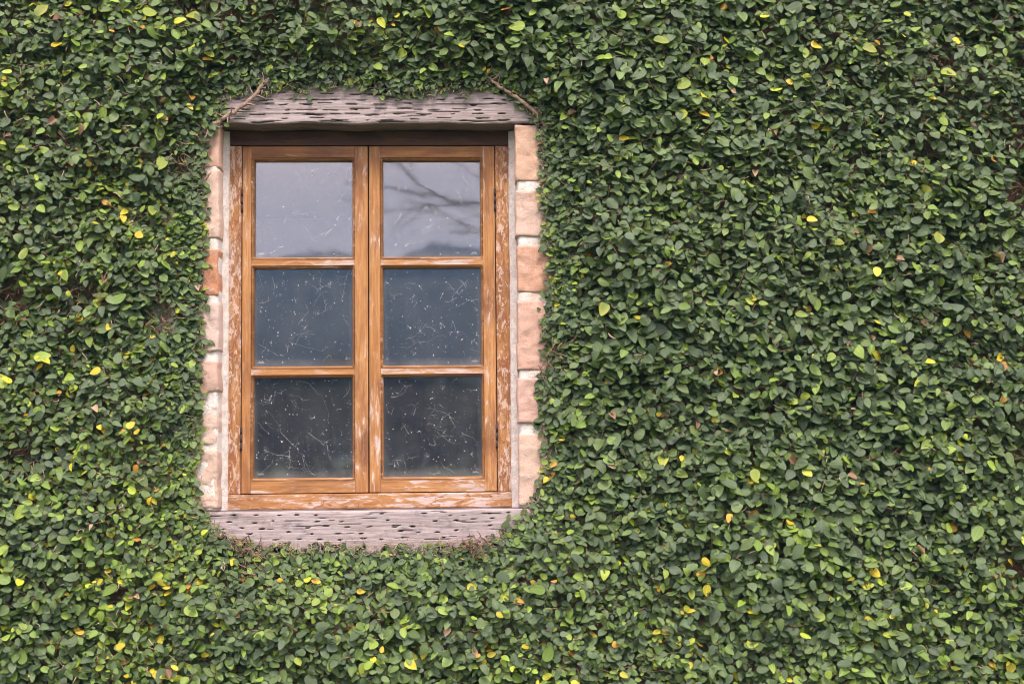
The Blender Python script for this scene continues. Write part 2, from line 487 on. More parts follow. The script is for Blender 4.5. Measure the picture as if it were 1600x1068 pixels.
def build_wall():
    """The masonry with its window opening, the laid bricks beside the window and the mortar between."""
    x0, x1, z0, z1 = -4.2, 4.2, -0.3, 4.6
    ox0, ox1, oz0, oz1 = -0.732, 0.020, 1.350, 2.515
    ya, yb = 0.020, 0.34
    bm = bmesh.new()
    xs, zs = [x0, ox0, ox1, x1], [z0, oz0, oz1, z1]
    vf = {(i, j, k): bm.verts.new((xs[i], (ya, yb)[k], zs[j])) for i in range(4) for j in range(4) for k in range(2)}
    for i in range(3):
        for j in range(3):
            if (i, j) == (1, 1):
                continue
            bm.faces.new([vf[i, j, 0], vf[i + 1, j, 0], vf[i + 1, j + 1, 0], vf[i, j + 1, 0]])
            bm.faces.new([vf[i, j, 1], vf[i, j + 1, 1], vf[i + 1, j + 1, 1], vf[i + 1, j, 1]])
    for (a, b) in (((1, 1), (1, 2)), ((1, 2), (2, 2)), ((2, 2), (2, 1)), ((2, 1), (1, 1)), ((0, 0), (3, 0)), ((3, 0), (3, 3)), ((3, 3), (0, 3)), ((0, 3), (0, 0))):
        try:
            bm.faces.new([vf[a[0], a[1], 0], vf[b[0], b[1], 0], vf[b[0], b[1], 1], vf[a[0], a[1], 1]])
        except ValueError:
            pass
    bmesh.ops.recalc_face_normals(bm, faces=bm.faces[:])
    me = bpy.data.meshes.new("brick_wall")
    bm.to_mesh(me); bm.free()
    me.materials.append(M_WALL)
    wall = link("brick_wall", me)
    tag(wall, "old brick wall with pale mortar showing beside the wooden window, overgrown by leaves", "wall", kind='thing')

    def rough_slab(xa, xb, za, zb, yf, yd, seed, step=0.0055, amp=0.0035, edge=0.008):
        nx, nz = max(3, int((xb - xa) / step)), max(3, int((zb - za) / step))
        V, F = [], []
        for j in range(nz + 1):
            for i in range(nx + 1):
                x, z = xa + (xb - xa) * i / nx, za + (zb - za) * j / nz
                p = Vector((x * 30 + seed, z * 30, seed * 1.7))
                d = mnoise.fractal(p, 0.9, 2.1, 4) * amp
                e = min(i, nx - i) / nx * (xb - xa), min(j, nz - j) / nz * (zb - za)
                k = 0.0
                for q in e:
                    if q < edge:
                        k += edge * (1 - math.sqrt(max(0, 1 - (1 - q / edge) ** 2)))
                jx = mnoise.noise(p * 0.7 + Vector((9, 0, 0))) * amp * 0.9
                jz = mnoise.noise(p * 0.7 + Vector((0, 9, 0))) * amp * 0.9
                V.append((x + jx, yf + d + k, z + jz))
        n = nx + 1
        for j in range(nz):
            for i in range(nx):
                F.append((j * n + i, j * n + i + 1, (j + 1) * n + i + 1, (j + 1) * n + i))
        rim = [i for i in range(n)] + [j * n + nx for j in range(1, nz + 1)] + [nz * n + i for i in range(nx - 1, -1, -1)] + [j * n for j in range(nz - 1, 0, -1)]
        b = len(V)
        for r in rim:
            V.append((V[r][0], yd, V[r][2]))
        for k in range(len(rim)):
            k2 = (k + 1) % len(rim)
            F.append((rim[k2], rim[k], b + k, b + k2))
        return V, F

    # mortar bed behind the laid bricks, one strip on either side of the window
    for xa, xb, sd in ((-0.90, -0.7290, 1.0), (0.0170, 0.19, 2.0)):
        V, F = rough_slab(xa, xb, 1.437, 2.398, -0.0068, 0.10, sd, 0.006, 0.0024, 0.004)
        link("mortar", mesh_np("mortar", V, F, M_MORTAR, True), wall)
    # fillets of mortar that close the gap between the brickwork and the window frame
    for xa, xb, s in ((-0.7320, -0.7140, -1), (-0.0020, 0.0180, 1)):
        V, F = [], []
        nz, nx = 190, 6
        for j in range(nz + 1):
            z = 1.437 + (2.396 - 1.437) * j / nz
            for i in range(nx + 1):
                k = i / nx
                x = xa + (xb - xa) * k
                w = (1 - k) if s < 0 else k                       # 1 at the brick side
                y = 0.0620 - 0.016 * w
                p = Vector((x * 55, z * 38, 4.0 * s))
                y += mnoise.fractal(p, 0.8, 2.1, 5) * 0.0032
                x += mnoise.noise(p * 0.6) * 0.0016
                V.append((x, y, z))
        n = nx + 1
        for j in range(nz):
            for i in range(nx):
                F.append((j * n + i, j * n + i + 1, (j + 1) * n + i + 1, (j + 1) * n + i))
        b = len(V)
        for j in range(nz + 1):
            for i in (0, nx):
                v = V[j * n + i]
                V.append((v[0], 0.09, v[2]))
        for j in range(nz):
            F.append((j * n, (j + 1) * n, b + 2 * j + 2, b + 2 * j))
            F.append((j * n + nx, b + 2 * j + 1, b + 2 * j + 3, (j + 1) * n + nx))
        link("mortar_fillet", mesh_np("mortar_fillet", V, F, M_MORTAR, True), wall)
    # laid bricks
    left = [(2.2900, 2.3960, (0.70, 0.43, 0.31)), (2.1120, 2.2860, (0.76, 0.54, 0.43)), (1.9690, 2.0830, (0.62, 0.26, 0.13)), (1.8320, 1.9520, (0.72, 0.53, 0.46)),
            (1.7310, 1.8080, (0.66, 0.43, 0.34)), (1.5960, 1.6980, (0.74, 0.53, 0.43)), (1.4440, 1.5900, (0.74, 0.52, 0.41))]
    right = [(2.2540, 2.3960, (0.72, 0.45, 0.31)), (2.1150, 2.2300, (0.72, 0.50, 0.40)), (1.9740, 2.0910, (0.66, 0.36, 0.24)), (1.7790, 1.9520, (0.68, 0.40, 0.30)),
             (1.6480, 1.7580, (0.68, 0.42, 0.34)), (1.4440, 1.6200, (0.73, 0.50, 0.39))]
    for side, rows in ((-1, left), (1, right)):
        for k, (za, zb, c) in enumerate(rows):
            inner = (-0.7262 if side < 0 else 0.0142) + random.uniform(-0.0015, 0.0015)
            outer = inner + side * random.uniform(0.10, 0.16)
            xa, xb = min(inner, outer), max(inner, outer)
            low = side < 0 and k >= 5
            V, F = rough_slab(xa, xb, za, zb, random.uniform(-0.0125, -0.0085), 0.0665 if side < 0 else 0.060, 3.3 * k + 20 * side + 60, 0.0042, 0.0060 if low else 0.0040, 0.005 if low else 0.0016)
            o = link("brick", mesh_np("brick", V, F, M_BRICK, True), wall)
            o.color = (*c, 1)
    # a few bricks glimpsed through thin leaves near the picture's edges
    for (x, z) in ((1.17, 2.18), (1.20, 1.53), (-0.90, 2.63), (-0.66, 2.64), (1.16, 2.32), (1.16, 1.24)):
        V, F = rough_slab(x, x + 0.22, z, z + 0.105, 0.004, 0.06, x * 9 + z, 0.012, 0.003, 0.008)
        o = link("brick", mesh_np("brick", V, F, M_BRICK, True), wall)
        o.color = (0.46, 0.22, 0.14, 1)
    return wall

def build_room():
    """The dim room behind the panes."""
    bm = bmesh.new()
    bmesh.ops.create_cube(bm, size=1.0)
    for v in bm.verts:
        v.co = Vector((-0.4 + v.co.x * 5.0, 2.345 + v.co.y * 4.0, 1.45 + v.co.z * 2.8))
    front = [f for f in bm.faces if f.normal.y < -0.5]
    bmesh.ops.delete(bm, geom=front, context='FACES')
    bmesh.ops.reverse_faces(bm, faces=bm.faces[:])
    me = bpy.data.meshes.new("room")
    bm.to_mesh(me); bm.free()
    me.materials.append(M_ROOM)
    tag(link("room", me), kind='structure')

# ------------------------------------------------------------------ timber beams above and below the window
def timber_beam(name, xa, xb, za, zb, yf, yd, slots, seed, wavy_low, wavy_high, furrow=1.0, tilt=0.0):
    dx, dz = 0.0032, 0.0015
    nx, nz = int((xb - xa) / dx), int((zb - za) / dz)
    X = np.linspace(xa, xb, nx + 1)
    Z = np.linspace(za, zb, nz + 1)
    gx, gz = np.meshgrid(X, Z)
    depth = np.zeros_like(gx)
    crack_shade = np.zeros_like(gx)
    # long shallow weathering furrows along the grain
    for cell_x, cell_z, amp in ((0.26, 0.0055, 0.0012 * furrow), (0.11, 0.0032, 0.0008 * furrow), (0.3, 0.020, 0.0020 * furrow)):
        r = np.random.default_rng(seed + int(cell_x * 1000))
        g = r.random((int((zb - za) / cell_z) + 4, int((xb - xa) / cell_x) + 4))
        u, v = (gx - xa) / cell_x, (gz - za) / cell_z
        i, j = u.astype(int), v.astype(int)
        a, b = u - i, v - j
        a, b = a * a * (3 - 2 * a), b * b * (3 - 2 * b)
        n = (g[j, i] * (1 - a) + g[j, i + 1] * a) * (1 - b) + (g[j + 1, i] * (1 - a) + g[j + 1, i + 1] * a) * b
        depth += amp * (1 - 2 * n)
        crack_shade = np.maximum(crack_shade, np.clip((0.13 - n) * 5, 0, 0.5) * furrow)
    for (sx, sz, L, H, D) in slots:
        u = (gx - sx) / L
        v = (gz - sz - 0.0003 * np.sin(u * 3 + sx * 90)) / (H * np.clip(1 - u * u, 0.02, 1) ** 0.7)
        m = np.clip(1.25 - np.maximum(np.abs(u), np.abs(v)), 0, 0.5) * 2
        m *= (np.abs(u) < 1)
        depth += D * m
        crack_shade = np.maximum(crack_shade, np.clip(m * 1.3 - 0.2, 0, 1))
    r = 0.006
    for q in (gz - za, zb - gz):
        k = np.clip(1 - q / r, 0, 1)
        depth += r * (1 - np.sqrt(np.clip(1 - k * k, 0, 1)))
    y = yf + depth + tilt * (gz - za)
    low = np.array([mnoise.fractal(Vector((x * 9, seed, 0)), 0.8, 2, 4) for x in X]) * wavy_low
    high = np.array([mnoise.fractal(Vector((x * 9, seed + 7, 0)), 0.8, 2, 4) for x in X]) * wavy_high
    t = (gz - za) / (zb - za)
    gz2 = gz + low[None, :] * (1 - t) ** 4 + high[None, :] * t ** 4
    V = np.stack([gx, y, gz2], -1).reshape(-1, 3)
    n = nx + 1
    ii, jj = np.meshgrid(np.arange(nx), np.arange(nz))
    b = (jj * n + ii).ravel()
    F = np.stack([b, b + 1, b + n + 1, b + n], -1).tolist()
    V = V.tolist()
    cr = crack_shade.ravel().tolist()
    rim = [i for i in range(n)] + [j * n + nx for j in range(1, nz + 1)] + [nz * n + i for i in range(nx - 1, -1, -1)] + [j * n for j in range(nz - 1, 0, -1)]
    b = len(V)
    m = len(rim)
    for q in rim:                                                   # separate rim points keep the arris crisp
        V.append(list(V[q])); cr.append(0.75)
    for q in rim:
        V.append([V[q][0], yd, V[q][2]]); cr.append(0.85)  # underside and other rim faces coloured dark brown, shade painted in
    for k in range(m):
        F.append([b + (k + 1) % m, b + k, b + m + k, b + m + (k + 1) % m])
    F.append(list(range(b + m, b + 2 * m)))
    me = mesh_np(name, V, F, M_TIMBER, True)
    at = me.attributes.new('crack_shade', 'FLOAT', 'POINT')
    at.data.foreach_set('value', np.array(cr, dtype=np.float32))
    return link(name, me)

def slot_rows(xa, xb, rows, seed, splits, spacing=(0.036, 0.075), L=(0.006, 0.022), H=(0.0006, 0.0015)):
    r = random.Random(seed)
    out = []
    for z in rows:
        x = xa + r.uniform(0.0, 0.05)
        while x < xb:
            if r.random() < 0.82:
                out.append((x, z + r.uniform(-0.003, 0.003), r.uniform(*L), r.uniform(*H), r.uniform(0.006, 0.013)))
            x += r.uniform(*spacing)
    for _ in range(splits):                                             # long splits
        out.append((r.uniform(xa, xb), r.uniform(rows[0], rows[-1]), r.uniform(0.05, 0.14), r.uniform(0.0005, 0.0009), r.uniform(0.003, 0.007)))
    for _ in range(34):                                             # fine checks
        out.append((r.uniform(xa, xb), r.uniform(rows[0] - 0.01, rows[-1] + 0.01), r.uniform(0.006, 0.05), r.uniform(0.0004, 0.0008), r.uniform(0.002, 0.005)))
    return out

def build_beams():
    s = slot_rows(-0.80, 0.12, [2.411, 2.423, 2.436, 2.449, 2.462, 2.476], 5, 9)
    s += [(-0.62, 2.4045, 0.035, 0.0014, 0.008), (-0.44, 2.4055, 0.05, 0.0012, 0.007), (-0.30, 2.404, 0.04, 0.0015, 0.008), (-0.08, 2.4065, 0.05, 0.0013, 0.007)]
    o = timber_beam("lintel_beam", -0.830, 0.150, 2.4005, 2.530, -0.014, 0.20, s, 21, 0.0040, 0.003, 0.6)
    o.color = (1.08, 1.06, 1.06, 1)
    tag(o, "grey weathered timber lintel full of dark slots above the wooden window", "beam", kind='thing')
    s = slot_rows(-0.84, 0.10, [1.368, 1.383, 1.397, 1.411, 1.425], 9, 1, (0.042, 0.066), (0.004, 0.008), (0.0010, 0.0019))
    o = timber_beam("sill_beam", -0.840, 0.120, 1.330, 1.4365, -0.016, 0.20, s, 33, 0.003, 0.0014, 0.25)
    o.color = (1.06, 1.05, 1.06, 1)
    tag(o, "grey weathered timber sill pocked with small dark holes below the window", "beam", kind='thing')

# ------------------------------------------------------------------ the window
GLASS_Y = 0.0925
FACE_Y = 0.0700

def bead_ring(x0, x1, z0, z1, w):
    """Moulded edge round one pane: square at the glass (x0..z1), rounded where it meets the flat of the sash."""
    per = 6
    def loop(grow, radius, y):
        a0, a1, b0, b1 = x0 - grow, x1 + grow, z0 - grow, z1 + grow
        pts = []
        for cx, cz, st in ((a1, b1, 0), (a0, b1, 90), (a0, b0, 180), (a1, b0, 270)):
            ccx = cx - radius if cx == a1 else cx + radius
            ccz = cz - radius if cz == b1 else cz + radius
            for k in range(per + 1):
                a = rad(st + 90 * k / per)
                pts.append((ccx + radius * math.cos(a), y, ccz + radius * math.sin(a)))
        return pts
    loops = [loop(w + 0.0012, 0.0, FACE_Y + 0.0045), loop(w + 0.0012, 0.0, FACE_Y + 0.0006), loop(w, 0.0075, FACE_Y + 0.0006), loop(w - 0.0010, 0.0070, FACE_Y + 0.0042),
             loop(w - 0.0018, 0.0066, FACE_Y + 0.0019), loop(w - 0.0036, 0.0050, FACE_Y + 0.0032), loop(w - 0.0056, 0.0030, FACE_Y + 0.0070), loop(0.0004, 0.0006, FACE_Y + 0.0120), loop(0.0, 0.0, GLASS_Y + 0.001)]
    n = 4 * (per + 1)
    V = [p for l in loops for p in l]
    F = []
    for j in range(len(loops) - 1):
        for k in range(n):
            F.append((j * n + k, j * n + (k + 1) % n, (j + 1) * n + (k + 1) % n, (j + 1) * n + k))
    return V, F

def cobwebs(x0, x1, z0, z1, seed, amount):
    r = random.Random(seed)
    tb = Tubes(3)
    y = GLASS_Y - 0.0008
    def inside(x, z):
        return x0 + 0.004 < x < x1 - 0.004 and z0 + 0.004 < z < z1 - 0.004
    def walk(x, z, a, n, step, w, curl, depth=0):
        pts = []
        bend = r.uniform(-curl, curl)
        for _ in range(n):
            if not inside(x, z):
                break
            pts.append((x, y, z))
            if depth < 2 and r.random() < 0.10:
                walk(x, z, a + r.choice((-1, 1)) * r.uniform(0.5, 1.4), r.randint(3, 8), step * 0.8, w * 0.75, curl, depth + 1)
            a += bend + (r.uniform(-0.9, 0.9) if r.random() < 0.12 else r.uniform(-0.20, 0.20))
            x += math.cos(a) * step
            z += math.sin(a) * step
        if len(pts) > 1:
            tb.add(pts, w, w * 0.45, 0.5)
    def crumb(x, z, s):
        k = r.randint(5, 7)
        b = len(tb.v)
        for i in range(k):
            a = 6.283 * i / k
            q = s * r.uniform(0.5, 1.25)
            tb.v.append(Vector((x + math.cos(a) * q, y + 0.0006, z + math.sin(a) * q * 1.15)))
        tb.v.append(Vector((x, y - s * 0.35, z)))
        for i in range(k):
            tb.f.append((b + i, b + (i + 1) % k, b + k))
    for _ in range(int(60 * amount)):
        # hair-fine scratches
        x, z, a, q = r.uniform(x0, x1), r.uniform(z0, z1), r.uniform(0, 6.28), r.uniform(0.003, 0.011)
        if inside(x + math.cos(a) * q, z + math.sin(a) * q) and inside(x, z):
            tb.add([(x, y, z), (x + math.cos(a) * q, y, z + math.sin(a) * q)], 0.00007)
    for _ in range(int(18 * amount)):
        # long soft threads
        walk(r.uniform(x0, x1), r.uniform(z0, z1), r.choice((-0.5, 0.4, 2.7, 3.5, -1.0)) + r.uniform(-0.6, 0.6), r.randint(8, 26), r.uniform(0.0025, 0.0045), r.uniform(0.00009, 0.00020), 0.010)
    for _ in range(int(20 * amount)):
        # short branching tangles
        x, z = r.uniform(x0, x1), r.uniform(z0, z1)
        for _ in range(r.randint(1, 3)):
            walk(x, z, r.uniform(0, 6.28), r.randint(3, 8), r.uniform(0.0016, 0.0030), r.uniform(0.00010, 0.00026), 0.06)
        if r.random() < 0.5:
            crumb(x, z, r.uniform(0.0008, 0.0018))
    for _ in range(int(170 * amount)):
        crumb(r.uniform(x0 + 0.004, x1 - 0.004), r.uniform(z0 + 0.004, z1 - 0.004), r.choice((0.0003, 0.0004, 0.0005, 0.0006, 0.0008, 0.0013)))
    return tb

def build_window():
    win = bpy.data.objects.new("casement_window", None)
    COL.objects.link(win)
    win.location = (-0.3585, FACE_Y, 1.4365)
    tag(win, "old orange varnished two-leaf casement window with six dusty cobwebbed panes", "window", kind='thing')
    B, back = 0.0022, 0.135
    link("jamb", rounded_box("jamb", -0.7170, -0.6835, FACE_Y, back, 1.4760, 2.3605, M_JAMB, B), win)
    link("jamb", rounded_box("jamb", -0.0365, 0.0000, FACE_Y, back, 1.4760, 2.3605, M_JAMB, B), win)
    link("frame_head", rounded_box("frame_head", -0.7185, 0.0015, FACE_Y - 0.003, back, 2.3615, 2.3990, M_HEAD, 0.0018), win)
    link("frame_foot", rounded_box("frame_foot", -0.7185, 0.0015, FACE_Y - 0.003, back, 1.4370, 1.4750, M_CILL, 0.003), win)
    zs = [(2.0755, 2.3240), (1.7975, 2.0462), (1.5150, 1.7680)]
    bw = 0.0068
    for sx0, sx1, gx0, gx1, right in ((-0.6815, -0.3630, -0.6520, -0.4035, False), (-0.3600, -0.0385, -0.3245, -0.0762, True)):
        sash = bpy.data.objects.new("sash", None)
        COL.objects.link(sash)
        sash.parent = win
        sash.location = Vector(((sx0 + sx1) / 2, FACE_Y, 1.4775)) - win.location
        z0, z1 = 1.4775, 2.3595
        yb = 0.112
        ax, bx = gx0 - bw, gx1 + bw
        link("stile", rounded_box("stile", sx0, ax, FACE_Y + 0.0005, yb, z0, z1, M_STILE, 0.0016), sash)
        link("stile", rounded_box("stile", bx, sx1, FACE_Y + 0.0005, yb, z0, z1, M_STILE, 0.0016), sash)
        link("top_rail", rounded_box("top_rail", ax + 0.0002, bx - 0.0002, FACE_Y + 0.001, yb, zs[0][1] + bw, z1, M_RAIL_TOP, 0.0008), sash)
        link("bottom_rail", rounded_box("bottom_rail", ax + 0.0002, bx - 0.0002, FACE_Y + 0.001, yb, z0, zs[2][0] - bw, M_RAIL_FOOT, 0.0008), sash)
        for k in (0, 1):
            link("glazing_bar", rounded_box("glazing_bar", ax + 0.0002, bx - 0.0002, FACE_Y + 0.0012, yb, zs[k + 1][1] + bw, zs[k][0] - bw, M_BAR, 0.0012), sash)
        for k, (a, b) in enumerate(zs):
            V, F = bead_ring(gx0, gx1, a, b, bw)
            link("glazing_bead", mesh_np("glazing_bead", V, F, M_BEAD, False), sash)
            link("pane", rounded_box("pane", gx0 - 0.003, gx1 + 0.003, GLASS_Y, GLASS_Y + 0.004, a - 0.003, b + 0.003, M_GLASS, 0), sash)
            tb = cobwebs(gx0, gx1, a, b, 40 + k * 7 + (100 if right else 0), (0.40, 1.0, 1.1)[k])
            # maker's stamp in the outer bottom corner of the pane
            mx = gx1 - 0.016 if right else gx0 + 0.016
            link("cobweb", tb.mesh("cobweb", M_WEB, False), sash)["kind"] = "stuff"
            st = Tubes(4)
            for q in range(7):
                w = 0.0085 - 0.0003 * q
                if q < 2:
                    st.add([(mx - w, GLASS_Y - 0.0004, a + 0.009 + q * 0.0012), (mx + w, GLASS_Y - 0.0004, a + 0.009 + q * 0.0012)], 0.00022)
                else:
                    px = mx - 0.005 + (q - 2) * 0.0026
                    st.add([(px, GLASS_Y - 0.0004, a + 0.011), (px + 0.001, GLASS_Y - 0.0004, a + 0.0125 + 0.0012 * (q % 3))], 0.0003)
            link("glass_stamp", st.mesh("glass_stamp", M_WEB, False), sash)
        hx = -0.6823 if not right else -0.0378
        for ha, hb in ((2.190, 2.250), (1.585, 1.646)):
            tb = Tubes(8)
            for q in range(3):
                za, zb = ha + (hb - ha) * q / 3 + 0.0008, ha + (hb - ha) * (q + 1) / 3 - 0.0008
                tb.add([(hx, FACE_Y - 0.001, za), (hx, FACE_Y - 0.001, zb)], 0.0030)
            link("hinge", tb.mesh("hinge", M_IRON, True), sash)
    return win

# ------------------------------------------------------------------ creeping fig
EDGE = [(-0.757, 2.361), (-0.732, 2.392), (-0.719, 2.411), (-0.71, 2.453), (-0.658, 2.469), (-0.586, 2.472), (-0.523, 2.471), (-0.443, 2.48), (-0.392, 2.487), (-0.356, 2.476), (-0.316, 2.466), (-0.255, 2.455), (-0.207, 2.466), (-0.156, 2.471), (-0.089, 2.472), (-0.024, 2.466), (0.014, 2.453), (0.052, 2.417), (0.065, 2.38), (0.071, 2.336), (0.072, 2.284), (0.063, 2.223), (0.075, 2.174), (0.071, 2.107), (0.08, 2.046), (0.086, 1.997), (0.079, 1.933), (0.067, 1.87), (0.076, 1.825), (0.058, 1.743), (0.065, 1.679), (0.06, 1.635), (0.069, 1.585), (0.059, 1.522), (0.052, 1.467), (0.03, 1.428), (-0.021, 1.385), (-0.081, 1.358), (-0.125, 1.349), (-0.163, 1.358), (-0.225, 1.35), (-0.288, 1.355), (-0.335, 1.345), (-0.412, 1.354), (-0.467, 1.359), (-0.521, 1.349), (-0.568, 1.363), (-0.607, 1.356), (-0.653, 1.361), (-0.689, 1.377), (-0.726, 1.402), (-0.761, 1.437), (-0.776, 1.468), (-0.77, 1.527), (-0.777, 1.574), (-0.765, 1.608), (-0.771, 1.663), (-0.759, 1.699), (-0.767, 1.749), (-0.771, 1.804), (-0.763, 1.859), (-0.771, 1.907), (-0.762, 1.954), (-0.764, 2.001), (-0.758, 2.065), (-0.762, 2.113), (-0.754, 2.169), (-0.762, 2.225), (-0.756, 2.285)]
EDGE = [(x + (0.007 if x > 0.045 else 0.0), z + (0.011 if z > 2.44 else 0.0)) for x, z in EDGE]
EDGE_A = np.array(EDGE)

def edge_distance(x, z):
    """Distance to the rim of the leafless patch round the window; negative inside it."""
    x, z = np.asarray(x, float), np.asarray(z, float)
    best = np.full(x.shape, 9.0)
    inside = np.zeros(x.shape, bool)
    n = len(EDGE_A)
    for i in range(n):
        a, b = EDGE_A[i], EDGE_A[(i + 1) % n]
        d = b - a
        t = np.clip(((x - a[0]) * d[0] + (z - a[1]) * d[1]) / (d @ d), 0, 1)
        best = np.minimum(best, np.hypot(x - a[0] - t * d[0], z - a[1] - t * d[1]))
        cond = (a[1] > z) != (b[1] > z)
        xc = a[0] + (z - a[1]) / (d[1] if abs(d[1]) > 1e-9 else 1e-9) * d[0]
        inside ^= cond & (x < xc)
    return np.where(inside, -best, best)

# thin places: x, z, radius, how bare
THIN = [(1.283, 2.22, 0.07, 0.9), (1.269, 1.574, 0.06, 0.9), (-0.794, 2.677, 0.05, 0.85), (-0.698, 2.693, 0.05, 0.8), (-0.867, 1.923, 0.05, 0.8), (-1.054, 1.971, 0.05, 0.75), (1.04, 2.318, 0.045, 0.85), (1.096, 2.549, 0.045, 0.8),
        (0.597, 1.438, 0.035, 0.85), (1.235, 1.288, 0.055, 0.8), (-1.217, 1.972, 0.05, 0.75), (-1.129, 2.353, 0.04, 0.7), (-0.807, 2.305, 0.04, 0.75), (0.078, 1.806, 0.05, 0.7), (-0.646, 1.342, 0.045, 0.8), (-0.1, 1.342, 0.03, 0.7),
        (1.272, 2.367, 0.05, 0.8), (-1.188, 1.581, 0.045, 0.8), (0.85, 1.95, 0.03, 0.6), (0.45, 2.55, 0.03, 0.6), (-0.95, 1.25, 0.03, 0.6), (0.2, 1.15, 0.03, 0.6)]

def thinness(x, z):
    t = np.zeros_like(np.asarray(x, float))
    for (a, b, r, k) in THIN:
        t = np.maximum(t, 0.85 * k * np.exp(-(((x - a) ** 2 + (z - b) ** 2) / (0.6 * r * r)) ** 1.5))
    return t

DEEP_A, DEEP_B, DEEP_C = Grid2D(3, 0.34), Grid2D(4, 0.13), Grid2D(5, 0.055)
def mat_depth(x, z, s):
    """How far the leaf mat stands out from the wall."""
    d = 0.042 + 0.036 * DEEP_A(x, z) + 0.034 * DEEP_B(x, z) + 0.018 * DEEP_C(x, z)
    return d * (0.20 + 0.80 * np.clip(s / 0.15, 0, 1)) * (1 - 0.55 * thinness(x, z))

# one leaf: rows of left edge, midrib, right edge
ROWS = np.array([0.08, 0.24, 0.46, 0.70, 0.90])
HALF = np.array([0.46, 0.86, 1.0, 0.80, 0.40])
LEAF_UV = [(0.0, 0.0)]
for t_, h_ in zip(ROWS, HALF):
    LEAF_UV += [(-h_, t_), (0.0, t_), (h_, t_)]
LEAF_UV.append((0.0, 1.0))
LEAF_UV = np.array(LEAF_UV)                                           # 17 points
LEAF_F = [(0, 2, 1), (0, 3, 2)]
for r_ in range(4):
    a_ = 1 + 3 * r_
    LEAF_F += [(a_, a_ + 1, a_ + 4), (a_, a_ + 4, a_ + 3), (a_ + 1, a_ + 2, a_ + 5), (a_ + 1, a_ + 5, a_ + 4)]
LEAF_F += [(13, 14, 16), (14, 15, 16)]
LEAF_F = np.array(LEAF_F)

def leaf_points(L, W, fold, droop, cup, skew, wave):
    """Arrays of n -> (n, 17, 3) leaf-local points: x across, y along, z out of the upper side."""
    u = LEAF_UV[None, :, 0]
    t = LEAF_UV[None, :, 1]
    L, W, fold, droop, cup, skew, wave = (q[:, None] for q in (L, W, fold, droop, cup, skew, wave))
    x = u * W + skew * W * np.sin(t * 3.14159)
    y = t * L - 0.10 * L * np.abs(u) * (1 - t)
    z = fold * np.abs(u) * W - droop * L * t * t + cup * W * u * u * np.sin(t * 3.14159) + wave * W * np.sin(t * 7.0 + u * 2.0) * np.abs(u)
    return np.stack([x, y, z], -1)

def unit(v):
    return v / np.maximum(np.linalg.norm(v, axis=-1, keepdims=True), 1e-9)

GREENS = np.array([(0.052, 0.084, 0.033), (0.065, 0.104, 0.038), (0.080, 0.124, 0.041), (0.063, 0.101, 0.048), (0.075, 0.117, 0.046), (0.104, 0.157, 0.041)])
LIGHT = np.array([(0.115, 0.185, 0.036), (0.155, 0.245, 0.040), (0.215, 0.310, 0.040), (0.135, 0.200, 0.060)])
YELLOW = np.array([(0.42, 0.46, 0.030), (0.54, 0.48, 0.030), (0.34, 0.42, 0.035), (0.58, 0.44, 0.025)])
ORANGE = np.array([(0.56, 0.31, 0.035), (0.50, 0.24, 0.040)])
BROWN = np.array([(0.30, 0.18, 0.11), (0.44, 0.29, 0.20), (0.22, 0.12, 0.07)])

WARM = Grid2D(21, 0.11)
def leaf_colours(x, z, r, aged, p_brown=0.004):
    n = len(x)
    base = GREENS[r.integers(0, len(GREENS), n)] * r.uniform(0.82, 1.22, (n, 1))
    tip = base * r.uniform(0.9, 1.25, (n, 1))
    warm = WARM(x, z)
    left = np.clip((0.1 - x) / 1.2, 0, 1)
    low = np.clip((1.55 - z) / 0.45, 0, 1)
    k = 0.50 + (2.6 * np.clip(warm - 0.45, 0, 1) + 0.25) * (0.35 + 0.9 * left + 0.9 * low)
    d = r.random(n)
    pl = np.where(aged, 0.55, 0.24 * k)
    m = d < pl
    base[m] = LIGHT[r.integers(0, len(LIGHT), m.sum())] * r.uniform(0.8, 1.15, (m.sum(), 1))
    tip[m] = base[m] * r.uniform(0.85, 1.2, (m.sum(), 1))
    # leaves half turned: green base, yellowing rim
    m = (d >= pl) & (d < pl + 0.035 * k)
    tip[m] = LIGHT[r.integers(0, 3, m.sum())] * 1.2
    e = r.random(n)
    py, po = np.where(aged, 0.30, 0.008 * k), np.where(aged, 0.035, 0.0012 * k)
    for pal, lo, hi in ((YELLOW, 0.0, py), (ORANGE, py, py + po)):
        m = (e >= lo) & (e < hi)
        base[m] = pal[r.integers(0, len(pal), m.sum())] * r.uniform(0.75, 1.1, (m.sum(), 1))
        tip[m] = base[m] * r.uniform(0.8, 1.2, (m.sum(), 1))
    m = r.random(n) < p_brown
    base[m] = BROWN[r.integers(0, len(BROWN), m.sum())]
    tip[m] = base[m]
    return base, tip, m

def vertex_colours(base, tip):
    t = LEAF_UV[None, :, 1, None]
    u = np.abs(LEAF_UV[None, :, 0, None])
    w = np.clip(0.55 * u + 0.5 * t ** 2, 0, 1)
    c = base[:, None, :] * (1 - w) + tip[:, None, :] * w
    return np.concatenate([c, np.ones((*c.shape[:2], 1))], -1)

